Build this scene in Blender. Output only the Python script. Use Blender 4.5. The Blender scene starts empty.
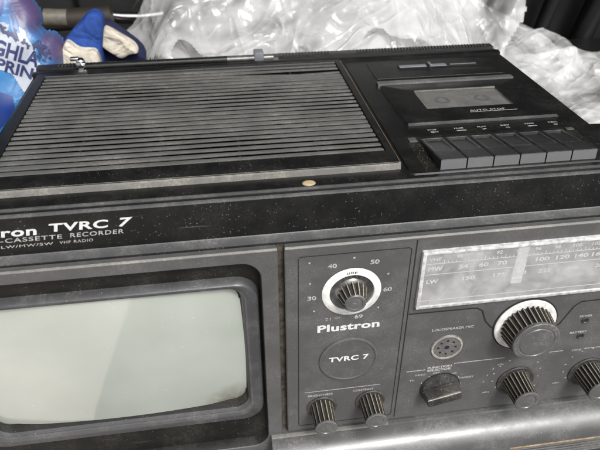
import bpy, bmesh, math, random
import numpy as np
from mathutils import Vector, Matrix
R = math.radians
random.seed(4)
sc = bpy.context.scene
C = sc.collection
MM = 0.001
Z0 = 235.0                       # millimetres from the boot floor up to the top face of the set

# ------------------------------------------------------------------ camera, sky, sun, exposure
def V(x, y, z): return Vector((x*MM, y*MM, (z+Z0)*MM))
cd = bpy.data.cameras.new('camera'); cam = bpy.data.objects.new('camera', cd); C.objects.link(cam)
cd.sensor_width = 36.0; cd.lens = 36.0*601.92/600.0
cd.clip_start = 0.01; cd.clip_end = 400
right = Vector((0.98955209, -0.14417371, -0.00077149))
down = Vector((-0.08182145, -0.55716886, -0.82635834))
fwd = Vector((0.1187093, 0.81778775, -0.56314412))
m = Matrix((( right[0], -down[0], -fwd[0], 0), (right[1], -down[1], -fwd[1], -0.26114),
            (right[2], -down[2], -fwd[2], (160+Z0)*MM), (0, 0, 0, 1)))
cam.matrix_world = m
cd.dof.use_dof = True; cd.dof.focus_distance = 0.36; cd.dof.aperture_fstop = 14
sc.camera = cam

w = bpy.data.worlds.new('World'); sc.world = w; w.use_nodes = True
nt = w.node_tree; bg = nt.nodes['Background']
SUN_EL, SUN_AZ = R(48), R(158)       # azimuth clockwise from +Y
sky = nt.nodes.new('ShaderNodeTexSky'); sky.sky_type = 'NISHITA'; sky.sun_disc = False
sky.sun_elevation = SUN_EL; sky.sun_rotation = SUN_AZ; sky.dust_density = 6.0; sky.air_density = 1.0
hs = nt.nodes.new('ShaderNodeHueSaturation'); hs.inputs['Saturation'].default_value = 0.12
nt.links.new(sky.outputs[0], hs.inputs['Color']); nt.links.new(hs.outputs[0], bg.inputs['Color'])
bg.inputs['Strength'].default_value = 0.15
sl = bpy.data.lights.new('sun', 'SUN'); sun = bpy.data.objects.new('sun', sl); C.objects.link(sun)
sl.energy = 2.0; sl.angle = R(14); sl.color = (1.0, 0.985, 0.96)
sd = Vector((math.sin(SUN_AZ)*math.cos(SUN_EL), math.cos(SUN_AZ)*math.cos(SUN_EL), math.sin(SUN_EL)))
sun.rotation_euler = sd.to_track_quat('Z', 'Y').to_euler()
sc.view_settings.view_transform = 'Standard'; sc.view_settings.look = 'None'
sc.view_settings.exposure = 0.35; sc.view_settings.gamma = 1.0

# ------------------------------------------------------------------ materials
def newmat(name):
    mt = bpy.data.materials.new(name); mt.use_nodes = True
    n = mt.node_tree.nodes; l = mt.node_tree.links
    return mt, n, l, n['Principled BSDF']
def ramp(n, l, src, p0, p1, c0=0.0, c1=1.0):
    r = n.new('ShaderNodeMapRange'); l.new(src, r.inputs['Value'])
    r.inputs['From Min'].default_value = p0; r.inputs['From Max'].default_value = p1
    r.inputs['To Min'].default_value = c0; r.inputs['To Max'].default_value = c1
    return r.outputs['Result']
def noise(n, l, co, scale, detail=3, rough=0.55, stretch=None, dist=0.0):
    t = n.new('ShaderNodeTexNoise'); t.inputs['Scale'].default_value = scale
    t.inputs['Detail'].default_value = detail; t.inputs['Roughness'].default_value = rough
    t.inputs['Distortion'].default_value = dist
    if stretch:
        mp = n.new('ShaderNodeMapping'); mp.inputs['Scale'].default_value = stretch[0:3]
        if len(stretch) > 3: mp.inputs['Rotation'].default_value = (0, 0, stretch[3])
        l.new(co, mp.inputs['Vector']); l.new(mp.outputs[0], t.inputs['Vector'])
    else: l.new(co, t.inputs['Vector'])
    return t.outputs['Fac']
def mth(n, l, op, a, b):
    t = n.new('ShaderNodeMath'); t.operation = op; t.use_clamp = True
    for i, s in enumerate((a, b)):
        if hasattr(s, 'is_linked'): l.new(s, t.inputs[i])
        else: t.inputs[i].default_value = s
    return t.outputs[0]
def mixc(n, l, fac, a, b):
    t = n.new('ShaderNodeMix'); t.data_type = 'RGBA'
    for k, s in ((0, fac), (6, a), (7, b)):
        if hasattr(s, 'is_linked'): l.new(s, t.inputs[k])
        elif k == 0: t.inputs[k].default_value = s
        else: t.inputs[k].default_value = (*s, 1)
    return t.outputs[2]
def plastic(name, base, rough, dust=0.3, dcol=(0.32, 0.31, 0.29), specks=1.0, bump=0.15, spec=0.5, coat=0.0, film=0.0, scratch=1.0):
    """moulded plastic, with a film of dust in clouds, light grains of dirt and hairline scratches"""
    mt, n, l, b = newmat(name)
    tc = n.new('ShaderNodeTexCoord').outputs['Object']
    cloud = ramp(n, l, noise(n, l, tc, 38, 6, 0.72), 0.44, 0.66)
    fine = ramp(n, l, noise(n, l, tc, 700, 5, 0.8), 0.38, 0.66)
    d = mth(n, l, 'MULTIPLY', mth(n, l, 'MULTIPLY', cloud, fine), dust*0.55)
    d = mth(n, l, 'ADD', d, film)
    def grains(scale, r0, keep):
        v = n.new('ShaderNodeTexVoronoi'); v.inputs['Scale'].default_value = scale; l.new(tc, v.inputs['Vector'])
        sx = n.new('ShaderNodeSeparateColor'); l.new(v.outputs['Color'], sx.inputs[0])
        rad = ramp(n, l, sx.outputs[0], keep, 1.0, 0.0, r0)
        e = n.new('ShaderNodeMath'); e.operation = 'LESS_THAN'; l.new(v.outputs['Distance'], e.inputs[0]); l.new(rad, e.inputs[1])
        return e.outputs[0]
    sp = grains(900, 0.24, 0.62)
    sp2 = grains(330, 0.13, 0.72)
    area = ramp(n, l, noise(n, l, tc, 25, 2), 0.38, 0.6, 0.15, 1.0)
    s = mth(n, l, 'MULTIPLY', mth(n, l, 'ADD', sp, sp2), area)
    s = mth(n, l, 'MULTIPLY', s, 0.6*specks)
    sc1 = ramp(n, l, noise(n, l, tc, 60, 2, 0.5, (0.5, 9, 9, 0.4)), 0.72, 0.76)
    sc2 = ramp(n, l, noise(n, l, tc, 70, 2, 0.5, (9, 0.6, 5, -0.5)), 0.74, 0.77)
    s3 = mth(n, l, 'MULTIPLY', mth(n, l, 'ADD', sc1, sc2), 0.10*scratch)
    dd = mth(n, l, 'ADD', mth(n, l, 'ADD', d, s), s3)
    col = mixc(n, l, dd, base, dcol)
    l.new(col, b.inputs['Base Color'])
    l.new(ramp(n, l, mth(n, l, 'ADD', dd, mth(n, l, 'MULTIPLY', cloud, 0.25)), 0, 1, rough, min(1, rough+0.45)), b.inputs['Roughness'])
    b.inputs['Specular IOR Level'].default_value = spec
    b.inputs['Coat Weight'].default_value = coat; b.inputs['Coat Roughness'].default_value = 0.15
    bp = n.new('ShaderNodeBump'); bp.inputs['Strength'].default_value = bump; bp.inputs['Distance'].default_value = 0.0004
    l.new(mth(n, l, 'ADD', noise(n, l, tc, 1500, 2), mth(n, l, 'MULTIPLY', noise(n, l, tc, 60, 3), 0.6)), bp.inputs['Height'])
    l.new(bp.outputs[0], b.inputs['Normal'])
    return mt
def simple(name, base, rough=0.5, metal=0.0, spec=0.5, var=0.0, vscale=200, bump=0.0):
    mt, n, l, b = newmat(name)
    b.inputs['Roughness'].default_value = rough; b.inputs['Metallic'].default_value = metal
    b.inputs['Specular IOR Level'].default_value = spec
    tc = n.new('ShaderNodeTexCoord').outputs['Object']
    f = noise(n, l, tc, vscale, 4, 0.65)
    c2 = tuple(max(0, c*(1-var)) for c in base)
    l.new(mixc(n, l, ramp(n, l, f, 0.35, 0.65), base, c2), b.inputs['Base Color'])
    if bump:
        bp = n.new('ShaderNodeBump'); bp.inputs['Strength'].default_value = bump; bp.inputs['Distance'].default_value = 0.001
        l.new(f, bp.inputs['Height']); l.new(bp.outputs[0], b.inputs['Normal'])
    return mt

M = {}
M['case'] = plastic('black case plastic', (0.006, 0.006, 0.006), 0.34, 0.10, specks=0.5, spec=0.4)
M['header'] = plastic('black header plastic', (0.006, 0.006, 0.006), 0.34, 0.08, specks=0.8, spec=0.25)
M['deck'] = plastic('black deck plastic', (0.006, 0.006, 0.006), 0.32, 0.08, specks=0.5, spec=0.4)
M['recess'] = plastic('dusty shadow-dark recess', (0.007, 0.007, 0.006), 0.45, 0.35, (0.16, 0.145, 0.12), specks=1.3, spec=0.3)  # dusty plastic; base kept darker than the panel to paint the recess shadow
M['ledge'] = plastic('dusty painted-lit ledge', (0.055, 0.055, 0.056), 0.32, 0.55, (0.34, 0.335, 0.32), specks=0.5)  # dusty grey, paler than the case to paint ledges catching light
M['edge'] = plastic('dusty painted-lit edge', (0.13, 0.128, 0.12), 0.32, 0.8, (0.55, 0.51, 0.40), specks=0.6)  # pale base paints light caught on edges; the warm dust is dirt
M['panel'] = plastic('grey black front panel', (0.036, 0.036, 0.037), 0.42, 0.55, (0.23, 0.225, 0.22), specks=1.0, film=0.14)
M['ring'] = plastic('grey screen surround', (0.04, 0.04, 0.042), 0.36, 0.5, (0.26, 0.255, 0.25), specks=1.3)
M['slat'] = plastic('dusty grey slats', (0.072, 0.072, 0.069), 0.30, 0.8, (0.29, 0.28, 0.25), specks=0.9, film=0.07, spec=0.7)
M['knob'] = plastic('worn black knob', (0.018, 0.018, 0.018), 0.36, 0.5, (0.35, 0.32, 0.27), specks=1.5)
M['knobcap'] = plastic('grey knob cap', (0.075, 0.075, 0.075), 0.28, 0.8, (0.3, 0.29, 0.27), specks=1.2)
M['ridge'] = plastic('worn knob ridge', (0.20, 0.19, 0.165), 0.30, 1.4, (0.60, 0.56, 0.47), specks=1.5)
M['valley'] = plastic('brown dirt in knob grooves', (0.014, 0.012, 0.010), 0.7, 0.8, (0.16, 0.125, 0.075), specks=0.5)
M['black'] = simple('black gap', (0.006, 0.006, 0.006), 0.8)
M['dirt'] = simple('brown dust in groove', (0.07, 0.058, 0.042), 0.9, var=0.8, vscale=260, bump=0.4)
M['white'] = simple('white printing', (0.62, 0.62, 0.60), 0.5, var=0.25, vscale=900)
M['print'] = simple('small white printing', (0.46, 0.46, 0.44), 0.5, var=0.6, vscale=700)
M['key'] = plastic('grey black key', (0.022, 0.022, 0.023), 0.34, 0.25, (0.25, 0.23, 0.2), specks=1.0)
M['keyfront'] = plastic('grey key front', (0.12, 0.12, 0.125), 0.32, 0.3, (0.25, 0.24, 0.22), specks=1.0)
M['keyedge'] = plastic('painted highlight key edge', (0.04, 0.04, 0.042), 0.26, 0.9, (0.40, 0.38, 0.35), spec=0.7)  # pale colour paints the highlight along the key edges
M['stud'] = simple('tan stud', (0.42, 0.33, 0.20), 0.4, var=0.3)
M['chrome'] = simple('chrome', (0.75, 0.75, 0.74), 0.18, 1.0, var=0.2)
M['dull'] = simple('dull metal', (0.22, 0.21, 0.20), 0.4, 0.6, var=0.4)
M['tab'] = plastic('grey tab', (0.14, 0.145, 0.16), 0.45, 0.2)
M['whitering'] = simple('white bright ring', (0.72, 0.72, 0.69), 0.3, var=0.3, vscale=260)
M['silver'] = simple('silver dish', (0.22, 0.22, 0.215), 0.22, 0.7, var=0.6, vscale=120)
M['plate'] = simple('silver scale plate', (0.15, 0.155, 0.158), 0.42, 0.25, var=0.35, vscale=60)
M['acryl'] = simple('painted edge-lit acrylic', (0.56, 0.56, 0.56), 0.18, var=0.5, vscale=300)  # rim of the clear cover coloured pale to look edge-lit
M['rust'] = simple('brown worn edge', (0.36, 0.25, 0.15), 0.6, var=0.6, vscale=150)
M['bezel'] = plastic('glossy bottom bezel', (0.06, 0.06, 0.06), 0.34, 0.8, (0.30, 0.295, 0.285), specks=1.0, spec=0.8, coat=0.2)
# clear cover over the scale: thin, milky, glossy
def film(name, col, a0, a1, rough, scale, bump=0.0, bscale=120):
    mt, n, l, b = newmat(name)
    tc = n.new('ShaderNodeTexCoord').outputs['Object']
    b.inputs['Roughness'].default_value = rough; b.inputs['Base Color'].default_value = (*col, 1)
    b.inputs['Specular IOR Level'].default_value = 0.8
    l.new(ramp(n, l, noise(n, l, tc, scale, 4, 0.6, dist=0.6), 0.35, 0.68, a0, a1), b.inputs['Alpha'])
    if bump:
        bp = n.new('ShaderNodeBump'); bp.inputs['Strength'].default_value = bump; bp.inputs['Distance'].default_value = 0.002
        l.new(noise(n, l, tc, bscale, 4, 0.55, dist=1.5), bp.inputs['Height']); l.new(bp.outputs[0], b.inputs['Normal'])
    return mt
def crumpled_film():
    mt, n, l, b = newmat('clear crumpled polythene')
    tc = n.new('ShaderNodeTexCoord').outputs['Object']
    wn_ = n.new('ShaderNodeTexNoise'); wn_.inputs['Scale'].default_value = 30; wn_.inputs['Detail'].default_value = 2; l.new(tc, wn_.inputs['Vector'])
    def folds(scale, warp):          # straight creases meeting at points, as in crushed film
        mp = n.new('ShaderNodeVectorMath'); mp.operation = 'MULTIPLY_ADD'; l.new(wn_.outputs['Color'], mp.inputs[0])
        mp.inputs[1].default_value = (warp,)*3; l.new(tc, mp.inputs[2])
        v = n.new('ShaderNodeTexVoronoi'); v.feature = 'DISTANCE_TO_EDGE'; v.inputs['Scale'].default_value = scale
        l.new(mp.outputs[0], v.inputs['Vector']); return v.outputs['Distance']
    def crease(ang, sc_, wdt):       # long thin pressed lines running one way
        mp = n.new('ShaderNodeMapping'); mp.vector_type = 'TEXTURE'; mp.inputs['Scale'].default_value = (1.0, 6.0, 2.0)
        mp.inputs['Rotation'].default_value = (0.5*math.sin(ang*3), 0, ang); l.new(tc, mp.inputs['Vector'])
        f = noise(n, l, mp.outputs[0], sc_, 1.0, 0.4, None, 0.6)
        a = n.new('ShaderNodeMath'); a.operation = 'SUBTRACT'; l.new(f, a.inputs[0]); a.inputs[1].default_value = 0.5
        c = n.new('ShaderNodeMath'); c.operation = 'ABSOLUTE'; l.new(a.outputs[0], c.inputs[0])
        return ramp(n, l, c.outputs[0], 0.0, wdt, 1.0, 0.0)
    cr = mth(n, l, 'MULTIPLY', crease(0.3, 45, 0.07), 0.34)
    for an_, sc_ in ((1.25, 38), (2.0, 50), (2.7, 32)): cr = mth(n, l, 'ADD', cr, mth(n, l, 'MULTIPLY', crease(an_, sc_, 0.09), 0.30))
    r1 = folds(17, 0.035); r2 = folds(48, 0.030); r3 = noise(n, l, tc, 130, 4, 0.6, (1, 0.35, 1, 0.6), 1.0)
    bp = n.new('ShaderNodeBump'); bp.invert = True; bp.inputs['Strength'].default_value = 1.0; bp.inputs['Distance'].default_value = 0.0034
    hsum = mth(n, l, 'SUBTRACT', mth(n, l, 'SUBTRACT', 1.0, mth(n, l, 'MULTIPLY', cr, 0.62)), mth(n, l, 'ADD', mth(n, l, 'MULTIPLY', r2, 0.0), mth(n, l, 'MULTIPLY', r3, 0.10)))
    l.new(hsum, bp.inputs['Height']); l.new(bp.outputs[0], b.inputs['Normal'])
    b.inputs['Base Color'].default_value = (0.72, 0.72, 0.715, 1); b.inputs['Roughness'].default_value = 0.17
    b.inputs['Specular IOR Level'].default_value = 0.9
    big = ramp(n, l, noise(n, l, tc, 9, 3, 0.55, dist=0.8), 0.36, 0.64, 0.05, 0.52)
    l.new(mth(n, l, 'ADD', big, mth(n, l, 'MULTIPLY', cr, 0.22)), b.inputs['Alpha'])
    return mt
M['cover'] = film('clear scale cover', (0.6, 0.6, 0.6), 0.14, 0.42, 0.12, 60)
M['pointer'] = film('milky pointer', (0.75, 0.75, 0.74), 0.3, 0.6, 0.25, 200)
M['window'] = film('smoked cassette window', (0.16, 0.16, 0.155), 0.15, 0.45, 0.10, 70)
M['bag'] = crumpled_film()
# picture tube glass over pale phosphor
mt, n, l, b = newmat('picture tube')
tc = n.new('ShaderNodeTexCoord').outputs['Object']
f = ramp(n, l, noise(n, l, tc, 14, 3), 0.3, 0.7)
dots = ramp(n, l, noise(n, l, tc, 700, 1), 0.76, 0.80, 0, 0.5)
c = mixc(n, l, f, (0.27, 0.295, 0.26), (0.34, 0.36, 0.325))
vm = n.new('ShaderNodeVectorMath'); vm.operation = 'DISTANCE'; l.new(tc, vm.inputs[0]); vm.inputs[1].default_value = (-0.004, -0.004, -0.152)
stain = mth(n, l, 'MULTIPLY', ramp(n, l, vm.outputs['Value'], 0.004, 0.022, 1.0, 0.0), ramp(n, l, noise(n, l, tc, 150, 4), 0.3, 0.6, 0.3, 1.0))
c = mixc(n, l, stain, c, (0.10, 0.08, 0.045))
l.new(mixc(n, l, dots, c, (0.7, 0.7, 0.68)), b.inputs['Base Color'])
b.inputs['Roughness'].default_value = 0.35; b.inputs['Coat Weight'].default_value = 1.0; b.inputs['Coat Roughness'].default_value = 0.05; b.inputs['Coat IOR'].default_value = 1.9
M['tube'] = mt

# ------------------------------------------------------------------ mesh helpers (millimetres, local to the thing)
def obj(name, bm, mats, parent=None, loc=(0, 0, 0), smooth=True, angle=35):
    if not isinstance(mats, (list, tuple)): mats = [mats]
    me = bpy.data.meshes.new(name)
    bmesh.ops.recalc_face_normals(bm, faces=bm.faces[:])
    bmesh.ops.scale(bm, vec=(MM, MM, MM), verts=bm.verts[:])
    bm.to_mesh(me); bm.free()
    for x in mats: me.materials.append(M[x] if isinstance(x, str) else x)
    if smooth:
        me.polygons.foreach_set('use_smooth', [True]*len(me.polygons))
        try: me.set_sharp_from_angle(angle=R(angle))
        except Exception: pass
    o = bpy.data.objects.new(name, me); C.objects.link(o)
    o.parent = parent; o.location = (loc[0]*MM, loc[1]*MM, loc[2]*MM)
    return o
def box(bm, x0, x1, y0, y1, z0, z1, bev=0.0, seg=2, mi=0):
    r = bmesh.ops.create_cube(bm, size=1.0)
    vs = r['verts']
    bmesh.ops.scale(bm, vec=(x1-x0, y1-y0, z1-z0), verts=vs)
    bmesh.ops.translate(bm, vec=((x0+x1)/2, (y0+y1)/2, (z0+z1)/2), verts=vs)
    es = list({e for v in vs for e in v.link_edges}); fs = list({f for v in vs for f in v.link_faces})
    for f in fs: f.material_index = mi
    if bev:
        bmesh.ops.bevel(bm, geom=es, offset=bev, segments=seg, profile=0.5, affect='EDGES')
    return bm
def B(*a, **k): return box(bmesh.new(), *a, **k)
def prism(bm, pts, x0, x1, mi=0):
    """profile of (y,z) points swept along x"""
    a = [bm.verts.new((x0, y, z)) for y, z in pts]; b_ = [bm.verts.new((x1, y, z)) for y, z in pts]
    k = len(pts); fs = []
    for i in range(k):
        fs.append(bm.faces.new((a[i], a[(i+1) % k], b_[(i+1) % k], b_[i])))
    fs.append(bm.faces.new(a[::-1])); fs.append(bm.faces.new(b_))
    for f in fs: f.material_index = mi
    return bm
def rrect(x0, x1, z0, z1, r, seg=8):
    pts = []
    for cx, cz, a0 in ((x1-r, z1-r, 0), (x0+r, z1-r, 90), (x0+r, z0+r, 180), (x1-r, z0+r, 270)):
        for i in range(seg+1):
            a = R(a0+90*i/seg); pts.append((cx+r*math.cos(a), cz+r*math.sin(a)))
    return pts
def loops(bm, rings, close_last=False, close_first=False, mis=None):
    """rings: lists of 3-d points of equal length joined into a skin"""
    vr = [[bm.verts.new(p) for p in rg] for rg in rings]
    k = len(rings[0])
    for j in range(len(rings)-1):
        for i in range(k):
            f = bm.faces.new((vr[j][i], vr[j][(i+1) % k], vr[j+1][(i+1) % k], vr[j+1][i]))
            if mis: f.material_index = mis[j]
    if close_last:
        f = bm.faces.new(vr[-1]); f.material_index = mis[-1] if mis else 0
    if close_first: bm.faces.new(vr[0])
    return bm
def FR(pts, out): return [(x, -out, z) for x, z in pts]
def lathe(bm, prof, seg=48, cx=0, cz=0, mis=None, cap=True):
    """prof: (radius, out) along -Y"""
    rings = [[(cx+r*math.cos(2*math.pi*i/seg), -o, cz+r*math.sin(2*math.pi*i/seg)) for i in range(seg)] for r, o in prof]
    return loops(bm, rings, close_last=cap, mis=mis)
def knurl(bm, r0, r1, o0, o1, nfl, depth):
    """fluted barrel; ridges get material 0, grooves 1"""
    k = nfl*4; rings = []; wr_ = 0.32
    for (r, o, d) in ((r0, o0, depth), ((r0+r1)/2, (o0+o1)/2, depth), (r1, o1-0.5, depth), (r1-0.5, o1, depth*0.3)):
        rg = []
        for i in range(k):
            ph = i % 4; rr = r if ph in (0, 1) else r-d
            a = 2*math.pi*(i + (-0.25 if ph == 1 else 0.1 if ph == 0 else -0.1 if ph == 2 else 0.1))/k
            rg.append((rr*math.cos(a), -o, rr*math.sin(a)))
        rings.append(rg)
    vr = [[bm.verts.new(p) for p in rg] for rg in rings]
    for j in range(len(rings)-1):
        for i in range(k):
            f = bm.faces.new((vr[j][i], vr[j][(i+1) % k], vr[j+1][(i+1) % k], vr[j+1][i]))
            f.material_index = 0 if i % 4 in (0,) else 1
    return bm
def tube(bm, pts, r, seg=8, mi=0):
    pts = [Vector(p) for p in pts]; rings = []
    up = Vector((0, 0, 1))
    for i, p in enumerate(pts):
        t = (pts[min(i+1, len(pts)-1)]-pts[max(i-1, 0)]).normalized()
        s = t.cross(up); s = s.normalized() if s.length > 1e-3 else Vector((1, 0, 0))
        u = s.cross(t); rr = r[i] if isinstance(r, (list, tuple)) else r
        rings.append([p + s*rr*math.cos(2*math.pi*q/seg) + u*rr*math.sin(2*math.pi*q/seg) for q in range(seg)])
    return loops(bm, rings, True, True)
def groove(bm, pts, wd, out, th=0.15, closed=False):
    """thin dark inlay line on the front panel, pts (x,z)"""
    k = len(pts); L = []; Rr = []
    for i in range(k):
        a = Vector(pts[(i-1) % k] if closed or i else pts[i]); b_ = Vector(pts[(i+1) % k] if closed or i < k-1 else pts[i])
        t = (b_-a).normalized(); nn = Vector((-t[1], t[0]))*wd/2; p = Vector(pts[i])
        L.append(p+nn); Rr.append(p-nn)
    lo = [bm.verts.new((p[0], -out-th, p[1])) for p in L]; ro = [bm.verts.new((p[0], -out-th, p[1])) for p in Rr]
    for i in range(k if closed else k-1):
        j = (i+1) % k; bm.faces.new((lo[i], lo[j], ro[j], ro[i]))
    return bm
def text_bm(bm, s, x0, z0, wd, ht, plane, d, bold=0.0, shear=0.0, rot=0.0, warp=None, spacing=1.0):
    """letters fitted into a box wd x ht (mm) whose lower left corner is (x0,z0)"""
    cu = bpy.data.curves.new('t', 'FONT'); cu.body = s; cu.size = 1.0; cu.offset = bold; cu.space_character = spacing
    cu.resolution_u = 4
    o = bpy.data.objects.new('t', cu); C.objects.link(o)
    dg = bpy.context.evaluated_depsgraph_get(); dg.update()
    me = bpy.data.meshes.new_from_object(o.evaluated_get(dg))
    co = [v.co.copy() for v in me.vertices]
    mx0 = min(c[0] for c in co); mx1 = max(c[0] for c in co); my0 = min(c[1] for c in co); my1 = max(c[1] for c in co)
    my0 = max(my0, -0.03) if s.upper() == s or True else my0
    cr, sr = math.cos(rot), math.sin(rot)
    vs = []
    for c in co:
        u = (c[0]-mx0)/(mx1-mx0)*wd; v = (c[1]-my0)/(my1-my0)*ht
        u += v*shear
        u, v = u*cr-v*sr, u*sr+v*cr
        u += x0; v += z0
        if plane == 'front': p = (u, -d, v)
        elif plane == 'top': p = (u, v, d)
        else: p = warp(u, v, d)
        vs.append(bm.verts.new(p))
    for pl in me.polygons:
        try: bm.faces.new([vs[i] for i in pl.vertices])
        except Exception: pass
    C.objects.unlink(o); bpy.data.objects.remove(o); bpy.data.curves.remove(cu); bpy.data.meshes.remove(me)
    return bm
def thing(name, label, cat, loc=(0, 0, 0), group=None):
    o = bpy.data.objects.new(name, None); C.objects.link(o); o.empty_display_size = 0.02
    o.location = V(*loc); o['label'] = label; o['category'] = cat
    if group: o['group'] = group
    return o
def tag(o, label, cat, group=None):
    o['label'] = label; o['category'] = cat
    if group: o['group'] = group
    return o

# ------------------------------------------------------------------ setting
M['ground'] = simple('asphalt', (0.10, 0.10, 0.10), 0.9, var=0.4, vscale=30)
M['reflection_slab'] = simple('pale pinkish paving', (0.62, 0.54, 0.50), 0.85, var=0.15, vscale=4)  # pale colour chosen for its reflection in the screen glass
M['carpet'] = simple('dark boot carpet', (0.03, 0.03, 0.032), 0.95, var=0.4, vscale=300, bump=0.5)
o = obj('ground', B(-60000, 60000, -60000, 60000, -20, 0), 'ground'); o.location.z = -0.62; o['kind'] = 'structure'
o = obj('reflection_slab', B(-4000, -290, -3600, -300, 0, 8), 'reflection_slab'); o.location.z = -0.62; o['kind'] = 'structure'  # unseen slab added so the tube glass reflects a pale patch
o = obj('boot_floor', B(-750, 850, -45, 700, -30, 0, bev=6), 'carpet'); o['kind'] = 'structure'

M['roof'] = simple('dark light-blocking roof', (0.05, 0.05, 0.05), 0.95, var=0.2)
o = obj('unseen_shade_roof', B(-750, 850, -60, 700, 760, 790), 'roof'); o['kind'] = 'structure'  # unseen roof added to keep top light off the set
# ------------------------------------------------------------------ the set (origin on the boot floor, local z=0 is the top face)
tv = thing('portable_television', 'black portable television with radio, cassette recorder and ribbed speaker grille, dusty and worn', 'television', (0, 0, -Z0))
class _P: pass
ZO = Z0
def part(name, bm, mats, parent=None, loc=(0, 0, 0), **k):
    """part of the set; geometry is given with z=0 at the top face"""
    p = parent or tv
    if p is tv: loc = (loc[0], loc[1], loc[2]+ZO)
    return obj(name, bm, mats, p, loc, **k)

# case: upper body, narrower than the front shell
bm = bmesh.new()
box(bm, -134, 230.5, 34, 214, -232, 0, bev=2.2, seg=3)
box(bm, -178, 276, 4.2, 58, -236+8, -0.35, bev=2.0, seg=3)
part('case', bm, 'case')
for x in (-150, 250):
    for y in (30, 190):
        if y == 190: x = -120 if x < 0 else 215
        b_ = bmesh.new(); bmesh.ops.create_cone(b_, cap_ends=True, segments=20, radius1=9, radius2=8, depth=10)
        part('foot', b_, 'black', loc=(x, y, -ZO+5))

# front header strip, its top and bottom ledges coloured pale as if lit
bm = prism(bmesh.new(), [(4.0, -0.9), (1.2, -0.6), (0.3, -1.1), (0, -2.0), (0, -24.0), (-0.6, -24.7), (-5.2, -26.0), (-5.6, -26.8), (-5.6, -30), (4.0, -30)], -178, 276)
hd = part('header_strip', bm, 'header')
bm = prism(bmesh.new(), [(1.25, -0.52), (0.2, -0.95), (-0.12, -1.9), (0.1, -1.95), (0.4, -1.1), (1.3, -0.7)], -178, 276)
obj('painted_lit_edge', bm, 'ledge', hd)  # pale strip painting the light line on the header's upper edge
bm = prism(bmesh.new(), [(-0.1, -23.9), (-0.75, -24.5), (-5.3, -25.8), (-5.3, -26.1), (-0.6, -24.85), (0.05, -24.2)], -178, 276)
obj('lower_ledge', bm, 'ledge', hd)
bm = prism(bmesh.new(), [(5.6, -0.30), (5.6, 0.22), (4.6, 0.1), (4.4, -0.5), (4.4, -1.2), (5.6, -1.2)], -178, 276)
part('lid_rim', bm, 'ledge')  # coloured pale as the lit line along the joint
# lettering on the header
bm = bmesh.new()
text_bm(bm, 'Plustron', -136, -12.6, 41.5, 5.3, 'front', 0.12, bold=0.028, shear=0.22, spacing=1.08)
text_bm(bm, 'TVRC', -88.5, -11.6, 28.6, 4.9, 'front', 0.12, bold=0.03, shear=0.22, spacing=1.1)
text_bm(bm, '7', -55.0, -11.6, 6.0, 5.2, 'front', 0.12, bold=0.03, shear=0.4)
obj('lettering', bm, 'white', hd, smooth=False)
bm = bmesh.new()
text_bm(bm, 'RADIO-CASSETTE', -131.5, -16.0, 48.5, 2.6, 'front', 0.12, bold=0.012, shear=0.2, spacing=1.15)
text_bm(bm, 'RECORDER', -79.0, -15.8, 26.3, 2.6, 'front', 0.12, bold=0.012, shear=0.2, spacing=1.15)
text_bm(bm, '5" MONITOR-TV/LW/MW/SW', -150.0, -19.3, 62, 1.7, 'front', 0.12, bold=0.008, shear=0.2, spacing=1.15)
text_bm(bm, 'VHF RADIO', -85.0, -19.2, 16.5, 1.7, 'front', 0.12, bold=0.008, shear=0.2, spacing=1.15)
obj('small_lettering', bm, 'print', hd, smooth=False)
# tan stud
bm = bmesh.new(); bmesh.ops.create_uvsphere(bm, u_segments=24, v_segments=12, radius=1)
bmesh.ops.scale(bm, vec=(3.6, 2.7, 1.0), verts=bm.verts[:])
part('stud', bm, 'stud', loc=(44.0, 9.3, -0.1))

# ---- speaker grille: raised tray with slats
GX0, GX1, GY0, GY1, GZ = -128.5, 96.0, 18.2, 188, 3.2
bm = bmesh.new()
def ring_top(x0, x1, y0, y1, z, r):
    return [(x, y, z) for x, y in rrect(x0, x1, y0, y1, r, 4)]
loops(bm, [ring_top(GX0-1.5, GX1+1, GY0-0.8, GY1+1, -0.6, 1.2), ring_top(GX0-0.8, GX1+0.6, GY0, GY1+.5, 2.5, 1.2), ring_top(GX0, GX1, GY0+0.9, GY1, GZ, 1.2),
           ring_top(-122.8, 92.2, 33.5, 182.6, GZ, .8), ring_top(-122.5, 92, 34.0, 182.2, GZ-0.6, .8), ring_top(-122.5, 92, 34, 182.2, -3.5, .8)], mis=[0]*5)
gr = part('speaker_grille', bm, 'case')
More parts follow.
